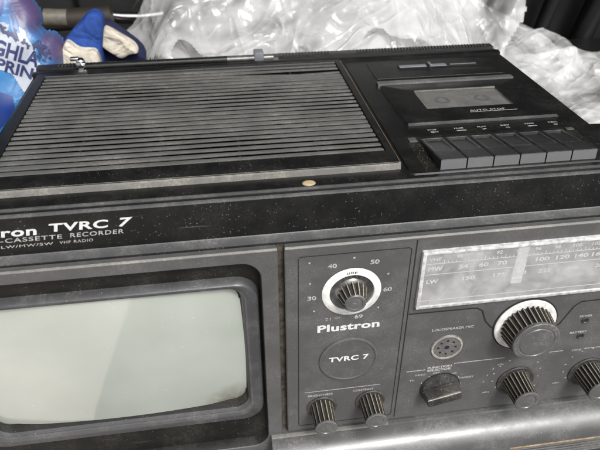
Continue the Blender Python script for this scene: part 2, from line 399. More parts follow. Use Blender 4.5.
# front lip of the tray, coloured pale as if catching the light; end cut at the right
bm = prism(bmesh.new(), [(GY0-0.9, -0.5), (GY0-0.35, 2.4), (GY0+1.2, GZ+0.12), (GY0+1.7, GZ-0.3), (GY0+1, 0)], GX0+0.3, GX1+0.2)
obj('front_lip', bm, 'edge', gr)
bm = prism(bmesh.new(), [(0, 0), (0.8, 0), (0.8, 0.5), (0, 0.5)], 0, 168)   # swept along x, turned to run along y
bmesh.ops.rotate(bm, cent=(0, 0, 0), matrix=Matrix.Rotation(R(90), 3, 'Z'), verts=bm.verts[:])
bmesh.ops.translate(bm, vec=(GX1+0.9, GY0+1.5, GZ-1.4), verts=bm.verts[:])
obj('side_edge', bm, 'rust', gr)
bm = B(-122.4, 91.9, 34.1, 182.1, -3.9, -3.0)
obj('backing', bm, 'black', gr)
bm = bmesh.new()
NS = 23; pitch = 147.0/NS
for i in range(NS):
    yc = 35.0 + pitch*(i+0.5); w2 = pitch*0.325
    x1 = 91.4; x0 = -122
    if i == NS-3: x0_, x1_ = x0, 86
    # cross section: rounded bar leaning to the front
    w2 = pitch*0.392
    sec = [(-w2, 1.7), (-w2-0.05, 2.2), (-w2*0.8, 2.5), (0, 2.35), (w2*0.8, 2.0), (w2, 1.7), (w2, 1.3), (0, 1.5)]
    segs = 60; rings = []
    ph = random.uniform(0, 6.28)
    for s_ in range(segs+1):
        x = x0+(x1-x0)*s_/segs
        wob = 0.10*math.sin(x*0.045+ph)+0.06*math.sin(x*0.13+ph*2)
        tl = 0.16*math.sin(x*0.021+i*0.55)+0.09*math.sin(x*0.07+ph)
        rings.append([(x, yc+y+wob, z+tl*(-y/w2)*0.9) for y, z in sec])
    if i in (NS-3, NS-4):       # broken slat: sags and kinks near the right end
        for s_, rg in enumerate(rings):
            x = rg[0][0]; k = max(0, 1-abs(x-60)/55)
            sag = -1.6*k if i == NS-3 else -1.0*k
            rings[s_] = [(p[0], p[1]+sag*1.3, p[2]+sag*(0.5 if i == NS-3 else 0.3)) for p in rg]
    loops(bm, rings, True, True)
obj('slats', bm, 'slat', gr)
bm = bmesh.new()          # supporting ribs under the slats
for x in (-80, -35, 10, 55): box(bm, x-0.8, x+0.8, 34.2, 182, -3.2, 1.2)
obj('rib', bm, 'black', gr)

# ---- back rail with aerial channel
bm = prism(bmesh.new(), [(190.5, 0.1), (190.5, 1.6), (193, 2.2), (196.5, 2.2), (196.8, 0.6), (204, 0.5), (204.3, 2.0), (212.5, 2.0), (214.8, 0.9), (214.8, -6), (190.5, -6)], -133.5, 229)
rl = part('back_rail', bm, 'case')
for x0, n_ in ((-118, 17), (52, 16), (115, 42)):
    bm = bmesh.new()
    for i in range(n_):
        box(bm, x0+i*2.6, x0+i*2.6+1.3, 205.5, 211.5, 1.6, 2.7, bev=0.3, seg=1)
    obj('vent_teeth', bm, 'key', rl)
an = part('aerial', tube(bmesh.new(), [(-96, 200, 3.2), (20, 200.4, 3.2), (46, 200.6, 3.2)], 2.0, 14), 'dull')
bm = bmesh.new(); tube(bm, [(-96, 200.3, 3.0), (10, 200.3, 3.1)], 2.7, 14)
obj('outer_tube', bm, 'case', an)
bm = bmesh.new()
bmesh.ops.create_uvsphere(bm, u_segments=20, v_segments=12, radius=3.4); bmesh.ops.translate(bm, vec=(-100, 204, 5.5), verts=bm.verts[:])
box(bm, -103, -96, 198.5, 203.5, 0.6, 6.5, bev=0.8)
tube(bm, [(-99.5, 199, 4), (-99, 196, 4)], 2.2, 12)
box(bm, -108, -101, 204, 208, 6.0, 9, bev=1.2)
obj('knuckle', bm, 'chrome', an)
bm = B(31, 38.5, 198, 208, 0.4, 8.2, bev=0.9)
part('aerial_clip', bm, 'tab')
bm = prism(bmesh.new(), [(196.9, 0.55), (196.9, 1.9), (203.8, 1.9), (203.8, 0.55)], 38.7, 50)
part('aerial_rest', bm, 'knobcap')

# ---- cassette deck
bm = bmesh.new()
loops(bm, [ring_top(99.5, 228.5, 9.5, 189.5, -0.4, 3), ring_top(100, 228, 10, 189, 0.5, 3), ring_top(102, 226, 53.5, 186.5, 0.55, 2)], close_last=True)
dk = part('cassette_deck', bm, 'deck')
# door: wedge plate with a hinge strip
bm = bmesh.new()
loops(bm, [ring_top(114.5, 215.5, 67.5, 134, 0.5, 1.5), ring_top(115, 215, 67.8, 133.5, 1.6, 1.5), ring_top(116, 214, 69.0, 132.5, 2.1, 1.5),
           ring_top(134.3, 193.7, 88.7, 119.5, 2.1, .8), ring_top(135, 193, 89.4, 118.8, 0.8, .6)])
dr = obj('cassette_door', bm, 'deck', dk)
bm = prism(bmesh.new(), [(67.3, 0.9), (67.3, 1.8), (68.6, 2.3), (68.9, 1.9)], 115.4, 213.4); obj('front_edge', bm, 'ledge', dr)
bm = prism(bmesh.new(), [(134.6, 0.5), (135.0, 2.4), (139.6, 2.5), (140.5, 0.5)], 113.5, 214.5)
obj('hinge_strip', bm, 'knobcap', dk)
bm = B(135.0, 193.0, 89.3, 118.9, 0.57, 0.66)
M['cass'] = plastic('grey brown cassette well', (0.19, 0.185, 0.175), 0.35, 1.0, (0.36, 0.31, 0.25), specks=2)
obj('cassette_well', bm, 'cass', dk)
bm = bmesh.new()
for cx in (150, 178):
    rr = [[(cx+r*math.cos(2*math.pi*i/24), 104+r*math.sin(2*math.pi*i/24), z) for i in range(24)] for r, z in ((5.2, 0.66), (5.2, 1.0), (3.6, 1.0), (3.4, 0.7))]
    loops(bm, rr)
obj('spindle', bm, 'knobcap', dk)
bm = B(134.6, 193.4, 89.0, 119.2, 1.4, 1.7); obj('window', bm, 'window', dr)
bm = bmesh.new(); box(bm, 134.8, 193.2, 118.4, 119.6, 1.7, 2.4)
obj('window_frame', bm, 'edge', dr)
# counter and slot at the back of the deck
bm = bmesh.new(); box(bm, 116, 213, 148, 182.5, 0.5, 1.0, bev=0.2, seg=1); obj('back_plate', bm, 'deck', dk)
bm = bmesh.new(); box(bm, 138, 200, 166.5, 172.0, 1.0, 1.25); obj('slot', bm, 'black', dk)
bm = bmesh.new(); box(bm, 138.6, 160, 167, 171.6, 1.25, 2.0, bev=.3, seg=1); box(bm, 164, 176, 166.9, 171.9, 1.25, 1.8, bev=.3, seg=1)
box(bm, 162, 164, 166.4, 173.5, 1.25, 3.0, bev=.3, seg=1); box(bm, 179, 200, 169.2, 170.4, 1.25, 1.6)
obj('slider', bm, 'tab', dk)
bm = bmesh.new(); text_bm(bm, 'AUTO STOP', 160.5, 80.8, 24, 2.4, 'top', 2.2, bold=0.02, spacing=1.15)
obj('lettering', bm, 'print', dr, smooth=False)
obj('underline', B(160, 192, 79.7, 80.1, 2.05, 2.2), 'print', dr)

# keys
kb = bmesh.new(); box(kb, 108.5, 215.5, 11.2, 53, -0.2, 0.62)
obj('key_well', kb, 'recess', dk)
KX, KP = 116.3, 15.2
labs = [('STOP', 'EJECT'), ('PAUSE', ''), ('PLAY', '>'), ('REV', '<<'), ('F.FWD', ''), ('REC', 'O')]
kl = bmesh.new()
lx = [125.5, 142.5, 157.5, 172.5, 188.5, 204.0]
for i in range(6):
    a0 = KX+i*KP+0.4; a1 = a0+KP-0.8
    yb, yf, zb, zf = 49.0, 12.3, 1.4, 6.6
    bm = bmesh.new()
    v = lambda x, y, z: bm.verts.new((x, y, z))
    # outline of the sloping top and a sunken pad in it
    def top(x, t, dz=0): return (x, yb+(yf-yb)*t, zb+(zf-zb)*t+dz)
    O_ = [v(*top(a0, 0)), v(*top(a1, 0)), v(*top(a1, 1)), v(*top(a0, 1))]
    I1 = [v(*top(a0+1.6, 0.04)), v(*top(a1-1.6, 0.04)), v(*top(a1-1.6, 0.62)), v(*top(a0+1.6, 0.62))]
    I2 = [v(*top(a0+2.6, 0.09, -1.3)), v(*top(a1-2.6, 0.09, -1.3)), v(*top(a1-2.3, 0.58, -0.2)), v(*top(a0+2.3, 0.58, -0.2))]
    Bt = [v(a0, yb, -1), v(a1, yb, -1), v(a1, yf-0.5, -1), v(a0, yf-0.5, -1)]
    for q in range(4):
        r_ = (q+1) % 4
        bm.faces.new((O_[q], O_[r_], I1[r_], I1[q])); bm.faces.new((I1[q], I1[r_], I2[r_], I2[q]))
        f = bm.faces.new((O_[r_], O_[q], Bt[q], Bt[r_])); f.material_index = 1 if q == 2 else 0
    bm.faces.new(I2); bm.faces.new(Bt)
    rr_ = bmesh.ops.bevel(bm, geom=[e for e in bm.edges if all(x in O_ for x in e.verts) or all(x in I1 for x in e.verts)], offset=0.38, segments=2, affect='EDGES')
    for f in rr_['faces']: f.material_index = 2  # bevel faces take the painted highlight colour
    obj('key', bm, ['key', 'keyfront', 'keyedge'], dk)
    s1, s2 = labs[i]
    text_bm(kl, s1, lx[i], 60.0, 5.8, 1.7, 'top', 0.66, bold=0.03)
    if s2: text_bm(kl, s2, lx[i]+(1.2 if len(s2) > 2 else 2), 56.8, 5.0 if len(s2) > 2 else 2.6, 1.8, 'top', 0.66, bold=0.03)
    else: box(kl, lx[i]+0.6, lx[i]+6.6, 57.2, 58.2, 0.6, 0.66)
obj('key_lettering', kl, 'print', dk, smooth=False)
bm = bmesh.new(); box(bm, 109.6, 114.6, 45.5, 51, 0.6, 1.5, bev=0.4); obj('pale_block', bm, M['ledge'], dk); bm = bmesh.new(); box(bm, 209.5, 214.5, 48, 51, 0.6, 1.4, bev=0.4)
obj('pale_block', bm, M['ledge'], dk)
bm = bmesh.new()
for i in range(45): # grit in the well left of the keys
    x = random.uniform(109, 115); y = random.uniform(13, 46); s_ = random.uniform(.2, .6)
    box(bm, x, x+s_, y, y+s_, 0.6, 0.6+s_*0.6)
obj('grit', bm, 'dirt', dk)

# ---- front: television panel with recess, tube surround, tube
PO = 10.0
TX0, TX1, TZ0, TZ1 = -176, 24.6, -205, -27.2
bm = bmesh.new()
outer = rrect(TX0, TX1, TZ0, TZ1, 1.2, 8)
rec = rrect(-162, 15.8, -189, -34.5, 11, 8); rec2 = rrect(-161, 14.2, -187, -36.0, 10, 8)
loops(bm, [FR(outer, 4), FR(outer, PO-0.6), FR(rrect(TX0+.6, TX1-.6, TZ0+.6, TZ1-.6, 1.2, 8), PO), FR(rec, PO), FR(rrect(-161.7, 15.4, -188.6, -34.9, 11, 8), PO-0.5), FR(rec2, 3.2)], mis=[0, 0, 0, 0, 1])
box(bm, TX0+3, TX1-3, -1.5, 3.9, TZ0+3, TZ1-1)
tp = part('television_panel', bm, ['panel', 'recess'])
bm = bmesh.new(); loops(bm, [FR(rrect(-161.6, 14.8, -187.6, -35.4, 10, 8), 3.3), FR(rrect(-147.5, 2.6, -147.2, -55, 7.5, 8), 3.25)]); obj('recess_floor', bm, 'recess', tp)
bm = bmesh.new()
loops(bm, [FR(rrect(-158.5, 14.0, -163, -48.0, 13, 8), 3.2), FR(rrect(-157.5, 13.0, -162.0, -49.6, 12.5, 8), 7.6), FR(rrect(-156.6, 12.0, -161.2, -50.4, 12, 8), 8.4),
           FR(rrect(-151, 6.5, -156.5, -51.6, 10, 8), 8.6), FR(rrect(-150, 5.5, -155.0, -52.4, 9.5, 8), 8.0), FR(rrect(-149, 4.2, -152.5, -53.2, 9, 8), 5.5), FR(rrect(-148, 3.2, -147.5, -54.5, 8, 8), 3.2)], mis=[0, 0, 0, 0, 0, 1])
rg = obj('screen_surround', bm, ['ring', 'recess'], tp)
bm = bmesh.new()
loops(bm, [FR(rrect(-151.2, 6.9, -157.4, -51.3, 10.2, 8), 8.72), FR(rrect(-150.3, 5.9, -155.2, -52.0, 9.6, 8), 8.5), FR(rrect(-149.8, 5.4, -154.0, -52.6, 9.5, 8), 7.6)])
obj('painted_lit_rim', bm, 'ledge', rg)  # pale strip painting the lit line around the screen
# tube: rounded rectangle patch, convex
bm = bmesh.new(); nx, nz = 40, 28
G = []
for j in range(nz+1):
    row = []
    for i in range(nx+1):
        u = 2*i/nx-1; vv = 2*j/nz-1
        x = -72.5+u*77.0*(1-0.02*vv*vv); z = -101.0+vv*48.5*(1-0.02*u*u)
        row.append(bm.verts.new((x, -(1.9+3.8*(1-u*u)+3.4*(1-vv*vv)), z)))
    G.append(row)
for j in range(nz):
    for i in range(nx): bm.faces.new((G[j][i], G[j][i+1], G[j+1][i+1], G[j+1][i]))
sn = obj('screen', bm, 'tube', tp, angle=180)
# dirt bar along the foot of the tube
# groove between the two front panels
bm = B(24.7, 28.0, -6.0, -2, -178, -27.0); part('panel_gap', bm, 'dirt')

# ---- control panel
CX0, CX1, CZ0, CZ1 = 28.2, 272, -178, -27.2
bm = bmesh.new()
loops(bm, [FR(rrect(CX0, CX1, CZ0, CZ1, 1.0, 4), 3), FR(rrect(CX0, CX1, CZ0, CZ1, 1.0, 4), PO-0.6), FR(rrect(CX0+.6, CX1-.6, CZ0+.6, CZ1-.6, 1.0, 4), PO)], close_last=True)
box(bm, CX0+3, CX1-3, -6, 3.9, CZ0+3, CZ1-1)
cp = part('control_panel', bm, 'panel')
bm = bmesh.new(); prism(bm, [(-PO+0.9, -27.0), (-PO-0.12, -27.75), (-PO-0.12, -28.1), (-PO+0.9, -27.5)], TX0+2, TX1-0.3)
obj('painted_lit_top_edge', bm, 'edge', tp)  # pale strip painting light on the panel's top edge
bm = bmesh.new(); prism(bm, [(-PO+0.9, -27.0), (-PO-0.12, -27.75), (-PO-0.12, -28.1), (-PO+0.9, -27.5)], CX0+0.3, CX1-0.5)
obj('painted_lit_top_edge', bm, 'edge', cp)  # same painted light line over the controls
bm = bmesh.new()
groove(bm, rrect(35.5, 97.8, -173, -33.6, 2.0, 4), 0.5, PO, closed=True)
groove(bm, [(100.4, -29), (100.4, -176)], 0.7, PO)
obj('groove', bm, 'black', cp)
bm = bmesh.new()
groove(bm, [(101, -82.8), (143, -83.3), (147, -86), (150.5, -95), (154.5, -100), (158, -103)], 0.9, PO, 0.2)
obj('knob_outline', bm, 'black', cp); bm = bmesh.new()
groove(bm, [(197.5, -107), (201, -104), (207, -90.5), (211, -87), (262, -86)], 0.9, PO, 0.2)
obj('knob_outline', bm, 'black', cp)
# writing and marks on the control panel
bm = bmesh.new()
text_bm(bm, 'Plustron', 46.6, -90.2, 37.2, 5.6, 'front', PO+.12, bold=0.035, spacing=1.05)
obj('maker_lettering', bm, 'white', cp, smooth=False)
bm = bmesh.new()
for s, x, z in (('40', 51.6, -43.0), ('50', 75.2, -42.6), ('60', 84.0, -63.2), ('69', 68.2, -81.8), ('30', 40.6, -64.6)):
    text_bm(bm, s, x, z, 5.0, 3.0, 'front', PO+.12, bold=0.03)
for x, z in ((41.5, -38.2), (42, -52.5), (66, -37.2), (86, -50.5), (82, -75), (44.5, -73)):
    box(bm, x-.5, x+.5, -PO-.12, -PO+.3, z-.5, z+.5)
text_bm(bm, '21', 51, -81.5, 3.2, 2.4, 'front', PO+.12)
text_bm(bm, 'CH', 56.5, -80.5, 3.2, 1.6, 'front', PO+.12)
text_bm(bm, 'BRIGHTNESS', 41.4, -145.9, 16.0, 1.7, 'front', PO+.12, bold=0.02)
text_bm(bm, 'CONTRAST', 70.6, -145.6, 13.6, 1.7, 'front', PO+.12, bold=0.02)
obj('ruled_line', B( 39.5, 88.2, -PO-.12, -PO+.3, -141.6, -141.25), 'print', cp)
text_bm(bm, 'LOUDSPEAKER MIC', 117.2, -99.2, 26.5, 1.9, 'front', PO+.12, bold=0.02)
text_bm(bm, 'FUNCTION', 118.5, -132.4, 16.0, 2.0, 'front', PO+.12, bold=0.05)
text_bm(bm, 'SELECTOR', 118.5, -134.9, 16.0, 2.0, 'front', PO+.12, bold=0.05)
obj('ruled_line', B( 104.8, 117.2, -PO-.12, -PO+.3, -133.0, -132.5), 'print', cp); obj('ruled_line', B( 136, 170, -PO-.12, -PO+.3, -130.0, -129.5), 'print', cp)
obj('ruled_line', B( 192, 210, -PO-.12, -PO+.3, -129.6, -129.2), 'print', cp)
text_bm(bm, 'TONE', 216, -131, 7, 1.6, 'front', PO+.12, bold=0.02); obj('ruled_line', B( 225, 250, -PO-.12, -PO+.3, -129.8, -129.4), 'print', cp)
text_bm(bm, 'VOL', 166, -136.5, 0.1+4.5, 1.5, 'front', PO+.12, bold=0.02)
text_bm(bm, 'TV', 107.5, -142.5, 3.4, 1.6, 'front', PO+.12, bold=0.02)
text_bm(bm, 'RADIO', 111, -137.8, 6.8, 1.6, 'front', PO+.12, bold=0.02)
text_bm(bm, 'OFF', 122.6, -137.6, 4.6, 1.6, 'front', PO+.12, bold=0.02)
text_bm(bm, 'AUX', 135.0, -139.8, 4.2, 1.6, 'front', PO+.12, bold=0.02)
text_bm(bm, 'STANDBY', 140.0, -145.0, 11.5, 1.7, 'front', PO+.12, bold=0.02)
text_bm(bm, 'TAPE', 132.2, -163.4, 7.5, 1.6, 'front', PO+.12, bold=0.02, rot=0.2)
for a in (155, 125, 95, 62, 35, 5):
    x = 129+14.3*math.cos(R(a)); z = -150.5+12.8*math.sin(R(a)); box(bm, x-.35, x+.35, -PO-.12, -PO+.3, z-.35, z+.35)
text_bm(bm, 'POWER', 213.5, -100.6, 8.5, 1.7, 'front', PO+.12, bold=0.03)
text_bm(bm, 'BATTERY', 210.5, -114.4, 11.5, 1.7, 'front', PO+.12, bold=0.03)
for cx, cz in ((181.5, -147.5), (231.5, -146.5)):
    for a in range(-40, 221, 26):
        x = cx+16.5*math.cos(R(a)); z = cz+16.0*math.sin(R(a)); box(bm, x-.5, x+.5, -PO-.12, -PO+.3, z-.35, z+.35)
    text_bm(bm, 'MIN', cx-21, cz-15.0, 4.5, 1.4, 'front', PO+.12, bold=0.02)
    text_bm(bm, 'MAX', cx+12, cz-14.0, 4.5, 1.4, 'front', PO+.12, bold=0.02)
for k, (x, z) in enumerate(((165.5, -139.8), (162.5, -145.5), (161, -151.5))): text_bm(bm, str(k+3), x-2.3, z, 1.2, 1.6, 'front', PO+.12)
obj('lettering', bm, 'print', cp, smooth=False)

# badge
bm = lathe(bmesh.new(), [(18.2, PO-0.3), (18.2, PO+0.9), (17.6, PO+1.3), (16.6, PO+1.3), (16.3, PO+0.7), (0.1, PO+0.7)], 64, mis=[0]*6)
bmesh.ops.translate(bm, vec=(66.3, 0, -114.8), verts=bm.verts[:])
bg_ = obj('badge', bm, 'panel', cp)
bm = bmesh.new(); text_bm(bm, 'TVRC 7', 53.9, -115.4, 24.8, 4.0, 'front', PO+.86, bold=0.035, spacing=1.1); obj('lettering', bm, 'white', bg_, smooth=False)

# UHF tuner dial
def knob_root(name, bm, mats, x, z): return obj(name, bm, mats, cp, (x, 0, z))
bm = bmesh.new()
lathe(bm, [(17.0, PO-0.3), (17.0, PO+0.4), (16.4, PO+0.9), (12.9, PO+1.4), (12.6, PO+0.9)], 64, cap=False, mis=[1, 0, 0, 0])
d1 = knob_root('channel_dial', bm, ['whitering', 'black'], 65.6, -61.0)
obj('dish', lathe(bmesh.new(), [(12.8, PO+0.9), (12.2, PO+0.5), (9.6, PO+0.5), (8.6, PO+1.6), (6.0, PO+2.2), (5.4, PO+2.2)], 48), 'silver', d1)
bm = knurl(bmesh.new(), 8.8, 6.6, PO+1.2, PO+10, 16, 1.5); k_ = obj('knob', bm, ['ridge', 'valley'], d1)
obj('cap', lathe(bmesh.new(), [(6.0, PO+9.6), (6.0, PO+10.3), (5.5, PO+10.8), (4.2, PO+10.6), (3.9, PO+10.1), (0.1, PO+10.0)], 32), 'knobcap', d1)
bm = bmesh.new()
for i in range(3): text_bm(bm, 'UHF'[i], -3.4+i*2.2, 13.5+(0.3 if i == 1 else 0), 1.5, 1.7, 'front', PO+1.5, bold=0.02)
obj('dial_lettering', bm, 'knobcap', d1, smooth=False)
# large station tuning knob
bm = lathe(bmesh.new(), [(21.0, PO-0.3), (21.0, PO+0.3), (20.0, PO+0.4)], 64, cap=False)
d2 = knob_root('tuning_knob', bm, ['black'], 177.3, -101.2)
obj('bright_ring', lathe(bmesh.new(), [(20.0, PO-0.2), (20.0, PO+0.9), (19.4, PO+1.4), (15.2, PO+1.6), (14, PO+1.2)], 64), 'whitering', d2)
obj('grip', knurl(bmesh.new(), 16.4, 14.6, PO+1.5, PO+15, 30, 1.7), ['ridge', 'valley'], d2)
obj('cap', lathe(bmesh.new(), [(14.0, PO+13), (14.7, PO+14.2), (14.7, PO+15.6), (14.2, PO+16.0), (11.6, PO+16.1), (11.2, PO+15.7), (10.6, PO+15.7), (10.2, PO+16.1), (1.0, PO+16.1), (0.1, PO+15.8)], 64), 'knobcap', d2)
# four small knobs
def small_knob(x, z, rc, rk, ln, nfl, cap_r):
    bm = lathe(bmesh.new(), [(rc, PO-0.3), (rc, PO+0.8), (rc-0.7, PO+1.3), (rc-1.8, PO+1.2), (rc-2.4, PO+0.7), (rk-0.5, PO+0.7)], 48)
    k = knob_root('knob', bm, 'knob', x, z)
    obj('grip', knurl(bmesh.new(), rk, cap_r, PO+0.8, PO+ln, nfl, 1.6), ['ridge', 'valley'], k)
    obj('cap', lathe(bmesh.new(), [(cap_r-1.0, PO+ln-1.5), (cap_r+0.1, PO+ln-0.7), (cap_r+0.1, PO+ln+.2), (cap_r-.5, PO+ln+.6), (cap_r-2.2, PO+ln+.5), (cap_r-2.6, PO+ln), (0.1, PO+ln)], 40), 'knobcap', k)
    return k
def at(x, y, out=PO):
    rx = right*((x-300)/601.92)+down*((y-225)/601.92)+fwd
    t = (261.14-out)/rx[1]; return rx[0]*t, rx[2]*t+160
for (px, py, rc, rk, ln, n_, cr) in ((321.7, 406.5, 9.8, 7.4, 17, 15, 6.9), (370, 400, 9.8, 7.4, 17, 16, 6.9), (515, 380, 13.0, 9.0, 18, 20, 8.2), (586, 371, 13.0, 9.0, 18, 20, 8.2)):
    x, z = at(px, py); small_knob(x, z, rc, rk, ln, n_, cr)
# function selector: dished disc with a chicken-head bar
x, z = at(439.5, 387)
bm = lathe(bmesh.new(), [(13.6, PO-.2), (13.6, PO+.4), (12.9, PO+.5), (12.4, PO+2.0), (11.6, PO+2.4), (0.1, PO+2.2)], 48, mis=[1, 1, 0, 0, 0, 0])
s0 = knob_root('selector_knob', bm, ['knob', 'black'], x, z)
bm = B(-12.2, 12.2, -PO-10.5, -PO-1.8, -5.2, 4.6, bev=1.3, seg=3)
for v_ in bm.verts:
    if v_.co.y < -PO-7: v_.co.z *= 0.82; v_.co.x *= 0.93
bmesh.ops.rotate(bm, cent=(0, 0, 0), matrix=Matrix.Rotation(R(-14), 3, 'Y'), verts=bm.verts[:])
obj('grip', bm, 'knob', s0)
bm = B(-11, 11, -PO-10.75, -PO-10.2, 2.6, 3.5, bev=.2, seg=1); bmesh.ops.rotate(bm, cent=(0, 0, 0), matrix=Matrix.Rotation(R(-14), 3, 'Y'), verts=bm.verts[:]); obj('pointer_line', bm, 'ridge', s0)
# DIN socket
x, z = at(446.7, 347)
bm = lathe(bmesh.new(), [(10.6, PO-.2), (10.6, PO+.3), (10.0, PO+.8), (9.0, PO+.8), (8.8, PO+.3), (0.1, PO+.3)], 48, mis=[1, 1, 0, 0, 1, 1])
s1 = knob_root('socket', bm, ['ridge', 'knobcap'], x, z)
bm = bmesh.new()
for a in (0, 45, 90, 135, 180, 225, 270, 315):
    lathe(bm, [(0.85, PO+.32), (0.8, PO+.45)], 12, 5.6*math.cos(R(a)), 5.6*math.sin(R(a)))
lathe(bm, [(1.6, PO+.32), (1.5, PO+.45)], 16, 0, 0)
obj('pin_holes', bm, 'black', s1)
for px, py in ((585.3, 320), (580.5, 335.5)):
    x, z = at(px, py); bm = lathe(bmesh.new(), [(2.6, PO-.2), (2.6, PO+.35), (1.9, PO+.6), (1.6, PO+.1), (0.1, PO+.1)], 24, mis=[1, 1, 1, 0, 0]); knob_root('indicator_light', bm, ['black', 'knob'], x, z)

# tuning scale with clear cover
SX0, SX1, SZ0, SZ1 = 104.5, 262, -77.5, -37.0
bm = B(SX0, SX1, -PO-0.4, -PO+0.5, SZ0, SZ1); ts = obj('tuning_scale', bm, 'plate', cp)
bm = bmesh.new()
loops(bm, [FR(rrect(SX0-.6, SX1+.6, SZ0-.6, SZ1+.6, .6, 3), PO-.3), FR(rrect(SX0-.4, SX1+.4, SZ0-.4, SZ1+.4, .6, 3), PO+2.2), FR(rrect(SX0+.2, SX1-.2, SZ0+.2, SZ1-.2, .6, 3), PO+2.6),
           FR(rrect(SX0+1.5, SX1-1.5, SZ0+1.7, SZ1-1.2, .6, 3), PO+2.6), FR(rrect(SX0+1.9, SX1-1.9, SZ0+2.2, SZ1-1.5, .6, 3), PO+1.9)])
obj('cover_rim', bm, 'acryl', ts)
bm = B(SX0+1.6, SX1-1.6, -PO-2.4, -PO-1.8, SZ0+1.9, SZ1-1.3); obj('cover', bm, 'cover', ts)
bm = bmesh.new(); F0 = PO+.45
for z in (-46.4, -54.0): box(bm, SX0+3, SX1-3, -F0, -F0+.2, z-.22, z+.22)
box(bm, SX0+3, SX1-3, -F0, -F0+.2, -73.6, -73.1)
for i in range(58): x = SX0+13+i*2.4; box(bm, x-.2, x+.2, -F0, -F0+.2, -46.2, -46.2+(2.2 if i % 5 == 0 else 1.2))
for i, s in enumerate(('88', '90', '92', '94', '96', '98', '100', '102', '104', '106', '108')):
    text_bm(bm, s, SX0+20+i*11.5, -43.3, 3.6+(1.6 if len(s) > 2 else 0), 2.3, 'front', F0, bold=0.02)
text_bm(bm, 'VHF', SX0+4, -44.6, 7, 2.6, 'front', F0, bold=0.02)
text_bm(bm, 'MW', SX0+4.2, -51.4, 8.5, 3.0, 'front', F0, bold=0.03)
text_bm(bm, 'LW', SX0+4.2, -60.6, 7, 3.0, 'front', F0, bold=0.03)
for s, x in (('54', 127), ('60', 139), ('70', 150), ('80', 160.5), ('100', 173), ('120', 185.3), ('140', 196.8), ('160', 207.5), ('MHz', 220)):
    text_bm(bm, s, x-.5, -51.4, 2.7*len(s)+.3, 2.9, 'front', F0, bold=0.03)
for s, x in (('150', 130.5), ('175', 149.0), ('200', 161.5), ('225', 176.5), ('250', 194.0), ('285', 212)):
    text_bm(bm, s, x-.5, -60.2, 7.6, 2.9, 'front', F0, bold=0.03)
obj('scale_lettering', bm, 'white', ts, smooth=False)
bm = B(159.6, 166.4, -PO-1.6, -PO-0.8, -65.5, -39.0, bev=.2, seg=1)
po = obj('pointer', bm, 'pointer', ts)
bm = B(159.9, 165.9, -PO-1.7, -PO-1.58, -62.0, -60.4); obj('pointer_bar', bm, 'white', po)

# bottom bezel, rounded, running under the controls
bm = bmesh.new(); prof = [(-4, -178.4), (-PO-2.8, -178.5), (-PO-3.1, -179.6)]
for i in range(13):
    a = R(90*i/12); prof.append((-(PO+3.2+17.5*math.sin(a)), -197.5+17.6*math.cos(a)))
prof += [(-PO-20.9, -198.4), (-PO-18, -199.2), (-PO-16.5, -201), (-4, -226)]
prism(bm, prof, 17.0, 272); bz = part('bottom_bezel', bm, 'bezel')
bm = prism(bmesh.new(), [(-PO-1.0, -178.3), (-PO-2.9, -178.38), (-PO-3.3, -179.5), (-PO-3.0, -179.7), (-PO-1.0, -178.6)], 17.2, 96); obj('painted_lit_top_edge', bm, 'edge', bz)  # pale strip paints the bright ledge top, tinted by warm dirt
bm = prism(bmesh.new(), [(-PO-20.2, -196.9), (-PO-21.0, -197.3), (-PO-21.1, -198.3), (-PO-20.3, -198.7)], 178, 271.8); obj('worn_lower_edge', bm, 'rust', bz)
bm = bmesh.new()
for i in range(5):
    z = -202-i*4.4; prism(bm, [(-PO-17+i*1.0, z), (-PO-19+i*1.0, z-1.2), (-PO-17.0+i*1.0, z-2.6), (-6, z-2.6), (-6, z)], 150, 271)
obj('lower_ribs', bm, 'knob', bz)

# ------------------------------------------------------------------ things behind and beside the set
def ray(x, y):
    return right*((x-300)/601.92)+down*((y-225)/601.92)+fwd
def at_y(px, py, Y):
    r_ = ray(px, py); t = (261.14+Y)/r_[1]; return Vector((r_[0]*t, Y, r_[2]*t+160))
M['seat'] = simple('dark seat cloth', (0.018, 0.017, 0.017), 0.9, var=0.35, vscale=90, bump=0.4)
M['seatp'] = simple('dark grey seat panel', (0.030, 0.030, 0.030), 0.8, var=0.3, vscale=60, bump=0.2)
M['rubber'] = simple('black rubber trim', (0.012, 0.012, 0.012), 0.35, var=0.3)
st = thing('seat_back', 'dark cloth back of the rear seat standing behind the crumpled plastic', 'car seat', (0, 470, -Z0))
bm = bmesh.new(); box(bm, -900, 950, 0, 120, 0, 760, bev=20, seg=4); obj('backrest', bm, 'seat', st)
bm = bmesh.new()
for a, b2 in ((-330, -150), (-145, -60), (-55, 90), (95, 300)): box(bm, a, b2, -14, 2, 150, 420, bev=6, seg=3)
obj('panel', bm, 'seatp', st)
bm = bmesh.new()
for x0, rad in ((395, 9), (455, 14), (520, 11), (585, 16)):
    tube(bm, [(x0, -16, 60), (x0+6, -24, 150), (x0+20, -28, 230), (x0+14, -22, 330), (x0-6, -16, 470)], rad, 12)
obj('piping', bm, 'rubber', st)
# loose gear filling the boot behind the set: hidden mostly, carries what lies on it
gear = obj('storage_box', B(-330, 560, 232, 440, 0, 165, bev=12, seg=3), 'rubber', None)
tag(gear, 'low black box behind the television that carries the plastic and cloths', 'box')

